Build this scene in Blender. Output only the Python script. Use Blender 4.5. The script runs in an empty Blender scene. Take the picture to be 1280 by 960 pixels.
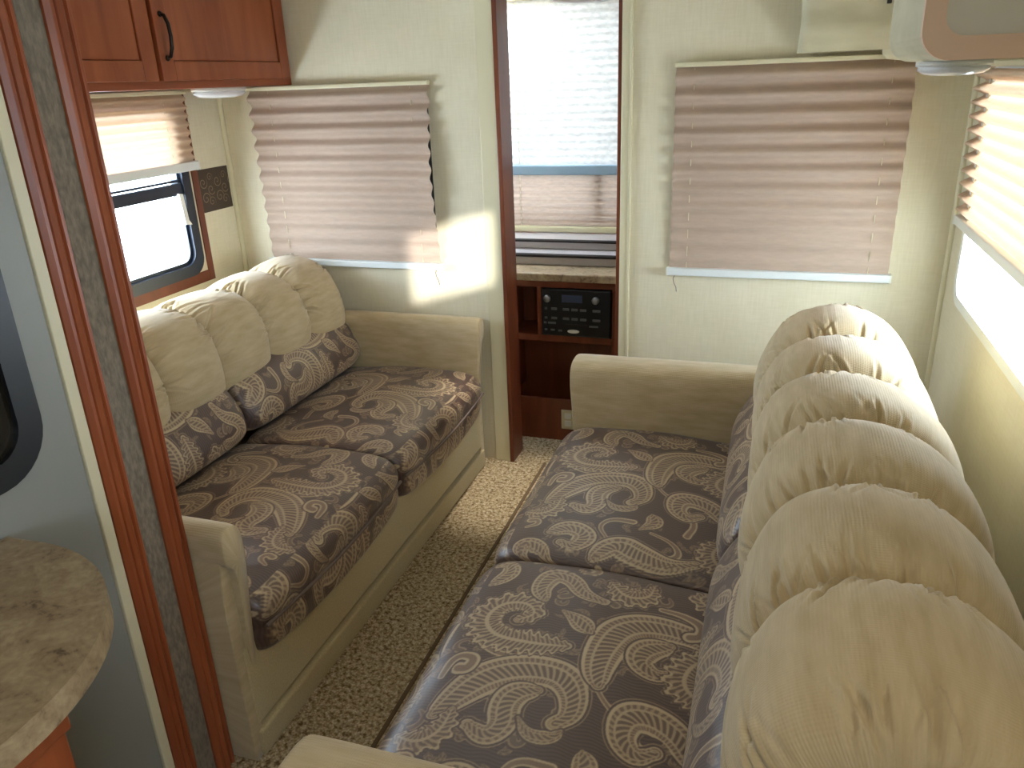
import bpy, bmesh, math, random
import numpy as np
from mathutils import Matrix, Vector
random.seed(5)
sc = bpy.context.scene
col = sc.collection

# ------------------------------------------------------------------ camera
PITCH, YAW, ROLL, FPX, CAMH = map(float, (21.29199523, 18.71216276, -2.27898054, 981.02, 1.6))
def camera():
    p, y, r = (math.radians(a) for a in (PITCH, YAW, ROLL))
    f = Vector((-math.sin(y)*math.cos(p), math.cos(y)*math.cos(p), -math.sin(p)))
    rt = Vector((math.cos(y), math.sin(y), 0)); up = rt.cross(f)
    r2 = rt*math.cos(r)+up*math.sin(r); u2 = -rt*math.sin(r)+up*math.cos(r)
    m = Matrix(((r2.x, u2.x, -f.x, 0), (r2.y, u2.y, -f.y, 0), (r2.z, u2.z, -f.z, CAMH), (0, 0, 0, 1)))
    cd = bpy.data.cameras.new('camera'); cd.sensor_width = 36; cd.lens = FPX/1280*36; cd.clip_start = .02
    o = bpy.data.objects.new('camera', cd); col.objects.link(o); o.matrix_world = m
    sc.camera = o
camera()

# ------------------------------------------------------------------ world, sun, exposure
w = bpy.data.worlds.new('sky'); sc.world = w; w.use_nodes = True
bg = w.node_tree.nodes['Background']
bg.inputs[0].default_value = (.70, .85, 1.0, 1); bg.inputs[1].default_value = 22.0
sun = bpy.data.lights.new('sun', 'SUN'); sun.energy = 4.0; sun.angle = math.radians(.8); sun.color = (1, .98, .95)
so = bpy.data.objects.new('sun', sun); col.objects.link(so); so.location = (3, 1, 3)
so.rotation_euler = Vector((-1, 2.08, -.277)).to_track_quat('-Z', 'Y').to_euler()
vs = sc.view_settings
vs.view_transform = 'Standard'; vs.look = 'None'; vs.gamma = 1; vs.use_curve_mapping = False; vs.exposure = 0.68

def portal(c, n, sx, sy):
    l = bpy.data.lights.new('window_portal', 'AREA'); l.shape = 'RECTANGLE'; l.size = sx; l.size_y = sy
    l.cycles.is_portal = True
    o = bpy.data.objects.new('window_portal', l); col.objects.link(o); o.location = c
    o.rotation_euler = Vector(n).to_track_quat('-Z', 'Y').to_euler()

# ------------------------------------------------------------------ shared dimensions
D = 2.993            # far partition
XR = .588            # right side wall
XL = -2.277          # slide-out side wall
XM = -1.22           # main wall left, ahead of the slide-out
ZC = 2.08            # ceiling

# ------------------------------------------------------------------ material helpers
def lin(r, g, b):
    f = lambda c: (c/255/12.92 if c/255 <= .04045 else ((c/255+.055)/1.055)**2.4)
    return (f(r), f(g), f(b), 1)
class E:
    """tiny shader-math expression"""
    nt = None
    def __init__(s, sock): s.s = sock
    @staticmethod
    def op(o, *a, clamp=False):
        n = E.nt.nodes.new('ShaderNodeMath'); n.operation = o; n.use_clamp = clamp
        for i, v in enumerate(a):
            if isinstance(v, E): E.nt.links.new(v.s, n.inputs[i])
            else: n.inputs[i].default_value = v
        return E(n.outputs[0])
    def __add__(s, o): return E.op('ADD', s, o)
    __radd__ = __add__
    def __sub__(s, o): return E.op('SUBTRACT', s, o)
    def __rsub__(s, o): return E.op('SUBTRACT', o, s)
    def __mul__(s, o): return E.op('MULTIPLY', s, o)
    __rmul__ = __mul__
    def __truediv__(s, o): return E.op('DIVIDE', s, o)
def emax(a, b): return E.op('MAXIMUM', a, b)
def emin(a, b): return E.op('MINIMUM', a, b)
def esin(a): return E.op('SINE', a)
def esqrt(a): return E.op('SQRT', a)
def eabs(a): return E.op('ABSOLUTE', a)
def lt(a, b): return E.op('LESS_THAN', a, b)
def gt(a, b): return E.op('GREATER_THAN', a, b)
def band(x, c, hw, k):
    """1 within hw of c with a soft edge of width 1/k"""
    return E.op('MULTIPLY', hw - eabs(x - c), k, clamp=True)

def newmat(name):
    m = bpy.data.materials.new(name); m.use_nodes = True
    nt = m.node_tree; b = nt.nodes['Principled BSDF']
    return m, nt, b
def node(nt, t, **kw):
    n = nt.nodes.new(t)
    for k, v in kw.items():
        if k in n.inputs: n.inputs[k].default_value = v
        else: setattr(n, k, v)
    return n
def coords(nt, scale=(1, 1, 1), out='Object'):
    tc = node(nt, 'ShaderNodeTexCoord'); mp = node(nt, 'ShaderNodeMapping'); mp.inputs['Scale'].default_value = scale
    nt.links.new(tc.outputs[out], mp.inputs[0]); return mp.outputs[0]
def ramp(nt, fac, stops):
    r = node(nt, 'ShaderNodeValToRGB'); cr = r.color_ramp
    while len(cr.elements) < len(stops): cr.elements.new(.5)
    for e, (p, c) in zip(cr.elements, stops): e.position = p; e.color = c
    nt.links.new(fac, r.inputs[0]); return r.outputs[0]
def bump(nt, b, h, strength=.3, dist=.002):
    n = node(nt, 'ShaderNodeBump'); n.inputs['Strength'].default_value = strength; n.inputs['Distance'].default_value = dist
    nt.links.new(h, n.inputs['Height']); nt.links.new(n.outputs[0], b.inputs['Normal'])
def plain(name, c, rough=.5, metal=0, spec=.5):
    m, nt, b = newmat(name); b.inputs['Base Color'].default_value = c; b.inputs['Roughness'].default_value = rough
    b.inputs['Metallic'].default_value = metal; b.inputs['Specular IOR Level'].default_value = spec
    return m
def noisy(name, c1, c2, scale=(1, 1, 1), nscale=40, rough=.6, detail=4, bs=0, bd=.002, lo=.35, hi=.65, out='Object', sheen=0, spec=.4):
    m, nt, b = newmat(name)
    n = node(nt, 'ShaderNodeTexNoise', Scale=nscale, Detail=detail)
    nt.links.new(coords(nt, scale, out), n.inputs['Vector'])
    nt.links.new(ramp(nt, n.outputs[0], [(lo, c1), (hi, c2)]), b.inputs['Base Color'])
    b.inputs['Roughness'].default_value = rough; b.inputs['Specular IOR Level'].default_value = spec
    if sheen: b.inputs['Sheen Weight'].default_value = sheen; b.inputs['Sheen Roughness'].default_value = .5
    if bs: bump(nt, b, n.outputs[0], bs, bd)
    return m

def mat_carpet():
    m, nt, b = newmat('berber_carpet')
    cv = coords(nt)
    v = node(nt, 'ShaderNodeTexVoronoi', Scale=150.0, Randomness=.9); nt.links.new(cv, v.inputs['Vector'])
    n = node(nt, 'ShaderNodeTexNoise', Scale=75.0, Detail=3.0); nt.links.new(cv, n.inputs['Vector'])
    c1 = ramp(nt, n.outputs[0], [(.34, lin(140, 116, 84)), (.48, lin(196, 174, 138)), (.66, lin(222, 206, 176))])
    c2 = ramp(nt, v.outputs['Distance'], [(.3, (1, 1, 1, 1)), (.8, (.5, .46, .40, 1))])
    mx = node(nt, 'ShaderNodeMixRGB', blend_type='MULTIPLY'); mx.inputs[0].default_value = .85
    nt.links.new(c1, mx.inputs[1]); nt.links.new(c2, mx.inputs[2])
    nt.links.new(mx.outputs[0], b.inputs['Base Color']); b.inputs['Roughness'].default_value = .95
    b.inputs['Specular IOR Level'].default_value = .1
    iv = node(nt, 'ShaderNodeMath', operation='SUBTRACT'); iv.inputs[0].default_value = 1
    nt.links.new(v.outputs['Distance'], iv.inputs[1]); bump(nt, b, iv.outputs[0], .9, .006)
    return m
def mat_wood(name, c1, c2, scale, rough=.35):
    m, nt, b = newmat(name)
    n = node(nt, 'ShaderNodeTexNoise', Scale=1.0, Detail=6.0, Distortion=.6); nt.links.new(coords(nt, scale), n.inputs['Vector'])
    nt.links.new(ramp(nt, n.outputs[0], [(.3, c1), (.7, c2)]), b.inputs['Base Color'])
    b.inputs['Roughness'].default_value = rough; b.inputs['Specular IOR Level'].default_value = .4
    bump(nt, b, n.outputs[0], .08, .001)
    return m
def mat_rib(name, c1, c2, sheen=.3):
    """ribbed chenille: fine ribs along the width, mottled nap"""
    m, nt, b = newmat(name)
    tc = node(nt, 'ShaderNodeTexCoord'); sp = node(nt, 'ShaderNodeSeparateXYZ'); nt.links.new(tc.outputs['UV'], sp.inputs[0])
    E.nt = nt
    u, v = E(sp.outputs[0]), E(sp.outputs[1])
    nz = node(nt, 'ShaderNodeTexNoise', Scale=60.0, Detail=4.0); nt.links.new(tc.outputs['UV'], nz.inputs['Vector'])
    h = esin(u*1100. + E(nz.outputs[0])*3.)*.35 + esin(v*1500.)*.2 + E(nz.outputs[0])
    nz2 = node(nt, 'ShaderNodeTexNoise', Scale=14.0, Detail=5.0)
    mp = node(nt, 'ShaderNodeMapping'); mp.inputs['Scale'].default_value = (3, .7, 1)
    nt.links.new(tc.outputs['UV'], mp.inputs[0]); nt.links.new(mp.outputs[0], nz2.inputs['Vector'])
    nt.links.new(ramp(nt, nz2.outputs[0], [(.3, c1), (.7, c2)]), b.inputs['Base Color'])
    b.inputs['Roughness'].default_value = .9; b.inputs['Specular IOR Level'].default_value = .2
    b.inputs['Sheen Weight'].default_value = sheen; b.inputs['Sheen Roughness'].default_value = .45
    bump(nt, b, h.s, .35, .0012)
    return m
def mat_linen(name, c1, c2, rough=.6):
    m, nt, b = newmat(name)
    n1 = node(nt, 'ShaderNodeTexNoise', Scale=1.0, Detail=3.0); nt.links.new(coords(nt, (160, 160, 12)), n1.inputs['Vector'])
    n2 = node(nt, 'ShaderNodeTexNoise', Scale=1.0, Detail=3.0); nt.links.new(coords(nt, (14, 14, 190)), n2.inputs['Vector'])
    n3 = node(nt, 'ShaderNodeTexNoise', Scale=5.0, Detail=5.0); nt.links.new(coords(nt), n3.inputs['Vector'])
    E.nt = nt
    f = E(n1.outputs[0])*.35 + E(n2.outputs[0])*.3 + E(n3.outputs[0])*.35
    nt.links.new(ramp(nt, f.s, [(.3, c1), (.7, c2)]), b.inputs['Base Color'])
    b.inputs['Roughness'].default_value = rough; b.inputs['Specular IOR Level'].default_value = .3
    return m

# paisley brocade in metres of cloth: u from the front edge back, v along the sofa
TU, TV = .62, .82
STROKES = [  # centre line, greatest half width, kind: woven figures drawn on the cloth, later ones over earlier ones
    ([(.331, .433), (.361, .377), (.405, .34), (.44, .30), (.467, .25), (.45, .19)], .009, 'stem'), ([(.02, .60), (.04, .52), (.10, .46), (.15, .45)], .008, 'stem'),
    ([(.25, .12), (.22, .17), (.25, .21), (.31, .20)], .009, 'stem'), ([(.56, .36), (.60, .30), (.58, .24), (.54, .25)], .010, 'stem'), ([(.36, .16), (.42, .14), (.44, .09), (.40, .06)], .010, 'stem'),
    ([(.055, .275), (.085, .335), (.135, .390), (.203, .428), (.268, .428), (.305, .385), (.308, .325), (.285, .300)], .037, 'comma'),
    ([(.236, .375), (.196, .358), (.178, .318), (.196, .270), (.172, .236), (.128, .258)], .026, 'comma'),
    ([(.345, .415), (.330, .470), (.332, .530), (.365, .608), (.426, .640), (.491, .636), (.545, .610), (.555, .57)], .036, 'comma'),
    ([(.465, .590), (.415, .560), (.398, .510), (.440, .485), (.470, .505)], .025, 'comma'),
    ([(.255, .510), (.159, .500), (.088, .512), (.052, .567), (.077, .628), (.138, .632), (.170, .595), (.13, .57)], .034, 'plume'),
    ([(.172, .650), (.142, .692), (.160, .758), (.211, .750), (.243, .700), (.300, .682)], .024, 'comma'),
    ([(.225, .622), (.262, .600), (.296, .562)], .021, 'drop'),
    ([(.556, .580), (.505, .548), (.492, .488), (.534, .447), (.566, .405)], .031, 'plume'),
    ([(.535, .290), (.505, .350), (.454, .376), (.409, .360), (.400, .308), (.436, .275), (.468, .300)], .029, 'comma'),
    ([(.302, .760), (.340, .712), (.391, .728), (.402, .775)], .025, 'plume'),
    ([(.010, .215), (.055, .200), (.088, .232), (.084, .290)], .024, 'plume'), ([(.030, .376), (.040, .440), (.085, .436), (.080, .400), (.060, .400)], .014, 'stem'),
    ([(.215, .297), (.243, .262), (.290, .262), (.300, .285)], .013, 'drop'), ([(.425, .700), (.471, .700), (.520, .675), (.522, .635), (.50, .63)], .013, 'stem'),
    ([(.235, .030), (.275, .105), (.340, .060), (.420, .040), (.480, .075)], .034, 'comma'), ([(.545, .200), (.505, .130), (.558, .060), (.59, .09)], .030, 'plume'),
    ([(.030, .010), (.050, .060), (.105, .030), (.10, -.01)], .022, 'comma'), ([(.100, .110), (.150, .150), (.200, .120), (.175, .055), (.14, .07)], .028, 'comma'),
    ([(.590, .700), (.545, .735), (.500, .770), (.53, .80)], .024, 'plume'), ([(.02, .70), (.06, .745), (.04, .79), (.01, .78)], .020, 'comma'), ([(.33, .17), (.37, .21), (.35, .25)], .019, 'drop'),
    ([(.03, .13), (.06, .145), (.055, .17), (.035, .165)], .010, 'stem'), ([(.22, .80), (.24, .785), (.27, .80), (.25, .82)], .011, 'stem'), ([(.58, .02), (.60, .0), (.58, -.02)], .014, 'drop')]
def weave():
    """raster of one repeat at a millimetre"""
    nu, nv = round(TU*1000), round(TV*1000)
    T = np.zeros((nu, nv)); rs = np.random.RandomState(11)
    # small ground sprigs first, the large figures over them
    ground = []
    for _ in range(95):
        c = rs.rand(2)*(TU, TV); a = rs.rand()*6.28; turn = rs.choice([-1, 1])*rs.uniform(.6, 1.3); st = rs.uniform(.012, .02); p = [tuple(c)]
        for q in range(4):
            c = c+st*np.array((math.cos(a), math.sin(a))); a += turn; p.append(tuple(c))
        ground.append((p, rs.uniform(.008, .014), rs.choice(['stem', 'drop', 'drop', 'plume'])))
    for n_, (pts, W, kind) in enumerate(ground+STROKES):
        big = n_ >= len(ground)
        if big: W *= 1.24
        P = np.array(pts, float)
        for _ in range(3):
            Q = np.empty((2*len(P)-2, 2)); Q[0::2] = .75*P[:-1]+.25*P[1:]; Q[1::2] = .25*P[:-1]+.75*P[1:]; P = np.vstack([P[:1], Q, P[-1:]])
        L = np.concatenate([[0], np.cumsum(np.linalg.norm(np.diff(P, axis=0), axis=1))]); tot = L[-1]
        lo = np.floor((P.min(0)-W*1.5)*1000).astype(int); hi = np.ceil((P.max(0)+W*1.5)*1000).astype(int)
        iu, iv = np.meshgrid(np.arange(lo[0], hi[0]), np.arange(lo[1], hi[1]), indexing='ij'); u, v = iu/1000, iv/1000
        best = np.full(u.shape, 9.); t = np.zeros_like(u); sd = np.zeros_like(u)
        for i in range(len(P)-1):
            w_ = P[i+1]-P[i]; l2 = w_@w_
            if l2 < 1e-10: continue
            k = np.clip(((u-P[i, 0])*w_[0]+(v-P[i, 1])*w_[1])/l2, 0, 1)
            dx, dy = u-P[i, 0]-k*w_[0], v-P[i, 1]-k*w_[1]; d = np.hypot(dx, dy); tt = (L[i]+k*math.sqrt(l2))/tot
            # relative distance against the local half width decides the owner, so fat parts win over thin ones
            m_ = d < best; best = np.where(m_, d, best); t = np.where(m_, tt, t); sd = np.where(m_, np.sign(w_[0]*dy-w_[1]*dx), sd)
        if kind == 'comma': w = W*(.30+.70*np.sin(np.pi*np.clip(t, 0, 1)**.75)**.8); w = np.where(t > .93, np.maximum(w, W*.40), w)
        elif kind == 'plume': w = W*(.25+.75*np.sin(np.pi*t**.85)**.8)*(1+.24*np.sin(t*tot*2*math.pi/.021)*(best > W*.3))
        elif kind == 'drop': w = W*(.20+.80*np.sin(np.pi*np.clip(t, 0, 1)**1.6)**.7)
        else: w = W*(.45+.55*t)
        d = best/w; a = t*tot
        val = np.full(u.shape, .34)
        if kind == 'stem':
            val = np.where(d > .55, .95, .42)
        else:
            val = np.where(d > .80, 1., val)
            val = np.where((d < .80) & (d > .52), .32+.40*(np.sin(a*2*math.pi/.0095+d*5) > .15), val)
            val = np.where((d < .52) & (d > .38), .88, val)
            hat = np.sin(a*2*math.pi/.014+sd*d*9)
            val = np.where(d < .38, .36+.44*np.clip(hat*1.5, -.3, 1), val)
            if kind == 'plume': val = np.where(d < .80, .36+.42*np.clip(np.sin(a*2*math.pi/.0105-d*7)*1.4, -.3, 1), val); val = np.where(d < .12, .9, val)
        if not big: val = val*.62
        ins = (d < 1) ; gap = (best >= w) & (best < w+.004)
        I, J = iu % nu, iv % nv
        old = T[I, J]; new = np.where(ins, val, np.where(gap, 0., old)); T[I, J] = new
        # a thin companion line around the big figures
        if W > .030:
            ln = (best > w+.0045) & (best < w+.0075); T[I, J] = np.where(ln & (T[I, J] < .1), .62, T[I, J])
    k = np.array([1, 2, 1])/4
    for ax in (0, 1): T = sum(k[i]*np.roll(T, i-1, ax) for i in range(3))
    return T
TILE = weave()
def brocade(u, v):
    """woven figure 0..1 at cloth position u, v (metres)"""
    nu, nv = TILE.shape
    u = (u + .003*np.sin(v*31+1.3))*1000; v = (v + .003*np.sin(u*.029+.7))*1000
    i, j = np.floor(u).astype(int), np.floor(v).astype(int); f, g = u-i, v-j
    q = lambda a, b: TILE[a % nu, b % nv]
    return q(i, j)*(1-f)*(1-g)+q(i+1, j)*f*(1-g)+q(i, j+1)*(1-f)*g+q(i+1, j+1)*f*g
def mat_paisley():
    m, nt, b = newmat('paisley_brocade'); E.nt = nt
    tc = node(nt, 'ShaderNodeTexCoord'); sp = node(nt, 'ShaderNodeSeparateXYZ'); nt.links.new(tc.outputs['UV'], sp.inputs[0])
    at = node(nt, 'ShaderNodeAttribute'); at.attribute_name = 'figure'; acc = E(at.outputs['Fac'])
    ux, vx = E(sp.outputs[0]), E(sp.outputs[1])
    wave = E.op('MULTIPLY_ADD', esin(vx*780. + esin(ux*95. + vx*30.)*2.2), .5, .5)*.17
    nz3 = node(nt, 'ShaderNodeTexNoise', Scale=420.0, Detail=2.0); nt.links.new(tc.outputs['UV'], nz3.inputs['Vector'])
    tot = emax(acc, wave) * E.op('MULTIPLY_ADD', E(nz3.outputs[0]), .6, .7)
    c = ramp(nt, tot.s, [(.0, lin(72, 54, 49)), (.16, lin(90, 70, 60)), (.45, lin(130, 107, 86)), (.95, lin(184, 163, 130))])
    nt.links.new(c, b.inputs['Base Color'])
    b.inputs['Roughness'].default_value = .42; b.inputs['Specular IOR Level'].default_value = .85
    b.inputs['Sheen Weight'].default_value = .12; b.inputs['Sheen Roughness'].default_value = .35
    bump(nt, b, tot.s, .3, .0015)
    return m
def mat_shade(name, c, trans, rough=.8, sc_=(25, 25, 120), var=.04):
    """pleated fabric: diffuse + translucent sheet"""
    m, nt, b = newmat(name)
    n = node(nt, 'ShaderNodeTexNoise', Scale=1.0, Detail=3.0); nt.links.new(coords(nt, sc_), n.inputs['Vector'])
    d = [min(1, x*1.03) for x in c[:3]]+[1]; e = [x*(1-var) for x in c[:3]]+[1]
    cc = ramp(nt, n.outputs[0], [(.35, e), (.65, d)])
    nt.links.new(cc, b.inputs['Base Color']); b.inputs['Roughness'].default_value = rough; b.inputs['Specular IOR Level'].default_value = .2
    t = node(nt, 'ShaderNodeBsdfTranslucent'); nt.links.new(cc, t.inputs['Color'])
    mx = node(nt, 'ShaderNodeMixShader'); mx.inputs[0].default_value = trans
    out = nt.nodes['Material Output']
    nt.links.new(b.outputs[0], mx.inputs[1]); nt.links.new(t.outputs[0], mx.inputs[2]); nt.links.new(mx.outputs[0], out.inputs[0])
    return m
def mat_glass(name, tint=(1, 1, 1, 1), refl=.08):
    m, nt, b = newmat(name); nt.nodes.remove(b)
    t = node(nt, 'ShaderNodeBsdfTransparent'); t.inputs[0].default_value = tint
    g = node(nt, 'ShaderNodeBsdfGlossy'); g.inputs['Roughness'].default_value = .02
    mx = node(nt, 'ShaderNodeMixShader'); mx.inputs[0].default_value = refl
    nt.links.new(t.outputs[0], mx.inputs[1]); nt.links.new(g.outputs[0], mx.inputs[2])
    nt.links.new(mx.outputs[0], nt.nodes['Material Output'].inputs[0])
    return m
def mat_granite(name, dark, mid, light):
    m, nt, b = newmat(name); cv = coords(nt)
    n = node(nt, 'ShaderNodeTexNoise', Scale=14.0, Detail=8.0, Roughness=.7, Distortion=1.2); nt.links.new(cv, n.inputs['Vector'])
    v = node(nt, 'ShaderNodeTexNoise', Scale=90.0, Detail=4.0); nt.links.new(cv, v.inputs['Vector'])
    E.nt = nt
    f = E(n.outputs[0])*.7 + E(v.outputs[0])*.3
    nt.links.new(ramp(nt, f.s, [(.34, dark), (.43, mid), (.60, light)]), b.inputs['Base Color'])
    b.inputs['Roughness'].default_value = .35
    return m
def mat_scroll():
    m, nt, b = newmat('scroll_border'); E.nt = nt
    tc = node(nt, 'ShaderNodeTexCoord'); sp = node(nt, 'ShaderNodeSeparateXYZ'); nt.links.new(tc.outputs['Object'], sp.inputs[0])
    U = E.op('WRAP', E(sp.outputs[1]), .09, 0.); V = E(sp.outputs[2])
    acc = None
    for cu, cv, R, t in ((.03, .055, .03, 1), (.07, .09, .028, -1), (.025, .12, .028, -1), (.065, .04, .024, 1), (.07, .14, .02, 1)):
        du, dv = U - cu, V - cv; r = esqrt(du*du + dv*dv)
        f = E.op('FRACT', r*(1/(R*.6)) + E.op('ARCTAN2', dv, du)*(t/6.283))
        x = band(f, .5, .16, 8)*E.op('MULTIPLY', R - r, 200, clamp=True)
        acc = x if acc is None else emax(acc, x)
    nt.links.new(ramp(nt, acc.s, [(0, lin(64, 48, 36)), (1, lin(128, 108, 84))]), b.inputs['Base Color'])
    b.inputs['Roughness'].default_value = .5
    return m

M = dict(
    wall=mat_linen('cream_wallpaper', lin(212, 202, 172), lin(228, 219, 194)),
    trim=plain('cream_trim', lin(214, 205, 172), .45),
    ceil=plain('ceiling_vinyl', lin(225, 222, 210), .8),
    carpet=mat_carpet(),
    wood=mat_wood('cherry_wood', lin(128, 62, 34), lin(160, 86, 50), (14, 14, 2)),
    woodh=mat_wood('cherry_wood_rail', lin(128, 62, 34), lin(160, 86, 50), (14, 2, 14)),
    woodd=mat_wood('dark_cherry_wood', lin(98, 48, 28), lin(124, 66, 40), (12, 12, 2)),
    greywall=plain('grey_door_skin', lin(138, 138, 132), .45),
    felt=noisy('grey_brown_slide_fabric', lin(108, 97, 83), lin(136, 124, 107), (1, 1, .4), 130, .9, 4, .3),
    cream=mat_rib('cream_chenille', lin(180, 160, 123), lin(199, 180, 145)),
    creamflat=noisy('cream_upholstery', lin(186, 170, 130), lin(200, 184, 146), (1, 1, 1), 220, .85, 3, .2, sheen=.2),
    paisley=mat_paisley(),
    pipe=plain('brown_piping', lin(112, 96, 88), .7),
    blind=mat_shade('taupe_pleated_fabric', lin(190, 168, 150), .10),
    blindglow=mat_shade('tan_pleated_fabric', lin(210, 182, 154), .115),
    nightcloth=mat_shade('taupe_night_fabric', lin(200, 180, 164), .046, .8, (30, 30, 90), .10),
    sheer=mat_shade('white_sheer_fabric', lin(230, 226, 220), .036, .8, (30, 30, 70), .22),
    white=plain('white_plastic', lin(228, 228, 220), .4),
    bluewhite=plain('pale_rail', lin(222, 226, 224), .35),
    backlit_rail=plain('backlit_blue_rail', lin(150, 176, 198), .35),  # blue cast of the backlight put into the rail colour
    seam_shade=plain('carpet_seam_shade', lin(104, 84, 60), .9),  # dark colour stands in for shade along the carpet step
    black=plain('black_rubber', lin(22, 22, 24), .4),
    frame=plain('blue_black_frame', lin(26, 34, 48), .3),
    glass=mat_glass('window_glass'),
    darkglass=plain('dark_glass', lin(34, 30, 24), .12),
    granite=mat_granite('speckled_laminate', lin(84, 66, 48), lin(146, 124, 96), lin(176, 156, 124)),
    ledge=plain('grey_ledge', lin(186, 178, 176), .3),
    bronze=plain('bronze_metal', lin(48, 38, 32), .35, .7),
    beige=plain('beige_vinyl', lin(226, 194, 166), .5),
    greyvin=plain('grey_vinyl', lin(216, 211, 196), .55),
    cover=noisy('cream_vinyl_cover', lin(196, 190, 160), lin(208, 202, 174), (1, 1, 3), 8, .55),
    lens=plain('frosted_lens', lin(232, 234, 236), .12),
    radio=plain('radio_black', lin(18, 20, 22), .35),
    button=plain('radio_button', lin(88, 90, 90), .45),
    lcd=plain('radio_display', lin(70, 78, 100), .2),
    chrome=plain('brushed_metal', lin(150, 150, 150), .3, .9),
    scroll=mat_scroll(),
    dark=plain('dark_recess', lin(30, 20, 16), .8),
    dfloor=mat_wood('dark_vinyl_plank', lin(60, 40, 30), lin(84, 58, 44), (3, 14, 14)),
)

# ------------------------------------------------------------------ mesh helpers
def link(name, me, m, parent=None):
    o = bpy.data.objects.new(name, me); col.objects.link(o)
    if m is not None: me.materials.append(m)
    if parent is not None: o.parent = parent
    return o
def from_bm(name, bm, m, parent=None, smooth=False):
    me = bpy.data.meshes.new(name); bmesh.ops.recalc_face_normals(bm, faces=bm.faces); bm.to_mesh(me); bm.free()
    if smooth: me.polygons.foreach_set('use_smooth', [True]*len(me.polygons))
    return link(name, me, m, parent)
def bbox(bm, x0, x1, y0, y1, z0, z1, bev=0, seg=2):
    r = bmesh.ops.create_cube(bm, size=1); vs_ = r['verts']
    for v in vs_: v.co = Vector(((x0+x1)/2+v.co.x*(x1-x0), (y0+y1)/2+v.co.y*(y1-y0), (z0+z1)/2+v.co.z*(z1-z0)))
    if bev:
        es = list({e for v in vs_ for e in v.link_edges})
        bmesh.ops.bevel(bm, geom=es, offset=bev, segments=seg, affect='EDGES', profile=.5)
def boxes(name, L, m, parent=None, bev=0, seg=2):
    bm = bmesh.new()
    for b in L: bbox(bm, *b, bev=bev, seg=seg)
    o = from_bm(name, bm, m, parent)
    if bev: o.data.polygons.foreach_set('use_smooth', [False]*len(o.data.polygons))
    return o
def box(name, b, m, parent=None, bev=0, seg=2): return boxes(name, [b], m, parent, bev, seg)
def tag(o, label, cat, group=None):
    o['label'] = label; o['category'] = cat
    if group: o['group'] = group
    return o
def struct(o, label=None):
    o['kind'] = 'structure'
    if label: o['label'] = label; 
    return o
def thing(name, loc, label, cat, group=None):
    o = bpy.data.objects.new(name, None); col.objects.link(o); o.location = loc; o.empty_display_size = .1
    return tag(o, label, cat, group)
def rehome(parent, *objs):
    """world-built parts: keep world coordinates under an empty"""
    for o in objs: o.parent = parent; o.matrix_parent_inverse = Matrix.Translation(-parent.location)
def tube(name, pts, r, m, parent=None, n=8, closed=False):
    bm = bmesh.new(); pts = [Vector(p) for p in pts]; rings = []
    N = len(pts); prev = None
    for i, p in enumerate(pts):
        a = pts[(i-1) % N] if (closed or i) else p; b = pts[(i+1) % N] if (closed or i < N-1) else p
        t = (b-a).normalized()
        if prev is None: prev = t.orthogonal()
        u = (prev - t*prev.dot(t)).normalized(); prev = u; v = t.cross(u)
        rings.append([bm.verts.new(p+(u*math.cos(2*math.pi*k/n)+v*math.sin(2*math.pi*k/n))*r) for k in range(n)])
    for i in range(N if closed else N-1):
        A, B = rings[i], rings[(i+1) % N]
        for k in range(n): bm.faces.new((A[k], A[(k+1) % n], B[(k+1) % n], B[k]))
    if not closed:
        bm.faces.new(rings[0]); bm.faces.new(rings[-1])
    return from_bm(name, bm, m, parent, True)
def grid(name, P, m, parent=None, uv=None, closed_u=False, smooth=True, fig=None):
    """P: (nu, nv, 3) array; optional uv (nu[+1], nv, 2) in metres; fig: woven figure per vertex"""
    nu, nv = P.shape[:2]; iu = nu if closed_u else nu-1
    I, K = np.meshgrid(np.arange(iu), np.arange(nv-1), indexing='ij'); J = (I+1) % nu
    F = np.stack([I*nv+K, J*nv+K, J*nv+K+1, I*nv+K+1], -1).reshape(-1, 4)
    V = P.reshape(-1, 3)
    T = V[F]; 
    if closed_u:
        c = V.mean(0); vol = np.einsum('ij,ij->i', T[:, 0]-c, np.cross(T[:, 1]-c, T[:, 2]-c)).sum()
        flip = vol < 0
    else: flip = False
    if uv is not None:
        W = np.stack([uv[I, K], uv[I+1, K], uv[I+1, K+1], uv[I, K+1]], -2).reshape(-1, 4, 2)
        if flip: W = W[:, ::-1]
    if flip: F = F[:, ::-1]
    me = bpy.data.meshes.new(name); nf = len(F)
    me.vertices.add(len(V)); me.vertices.foreach_set('co', V.astype('f').ravel())
    me.loops.add(nf*4); me.loops.foreach_set('vertex_index', F.astype('i').ravel())
    me.polygons.add(nf); me.polygons.foreach_set('loop_start', np.arange(0, nf*4, 4, dtype='i'))
    me.update(calc_edges=True)
    if uv is not None:
        l = me.uv_layers.new(name='cloth'); l.data.foreach_set('uv', W.astype('f').ravel())
    if fig is not None:
        at = me.attributes.new('figure', 'FLOAT', 'POINT'); at.data.foreach_set('value', fig.astype('f').ravel())
    if smooth: me.polygons.foreach_set('use_smooth', [True]*nf)
    me.validate()
    return link(name, me, m, parent)
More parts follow.
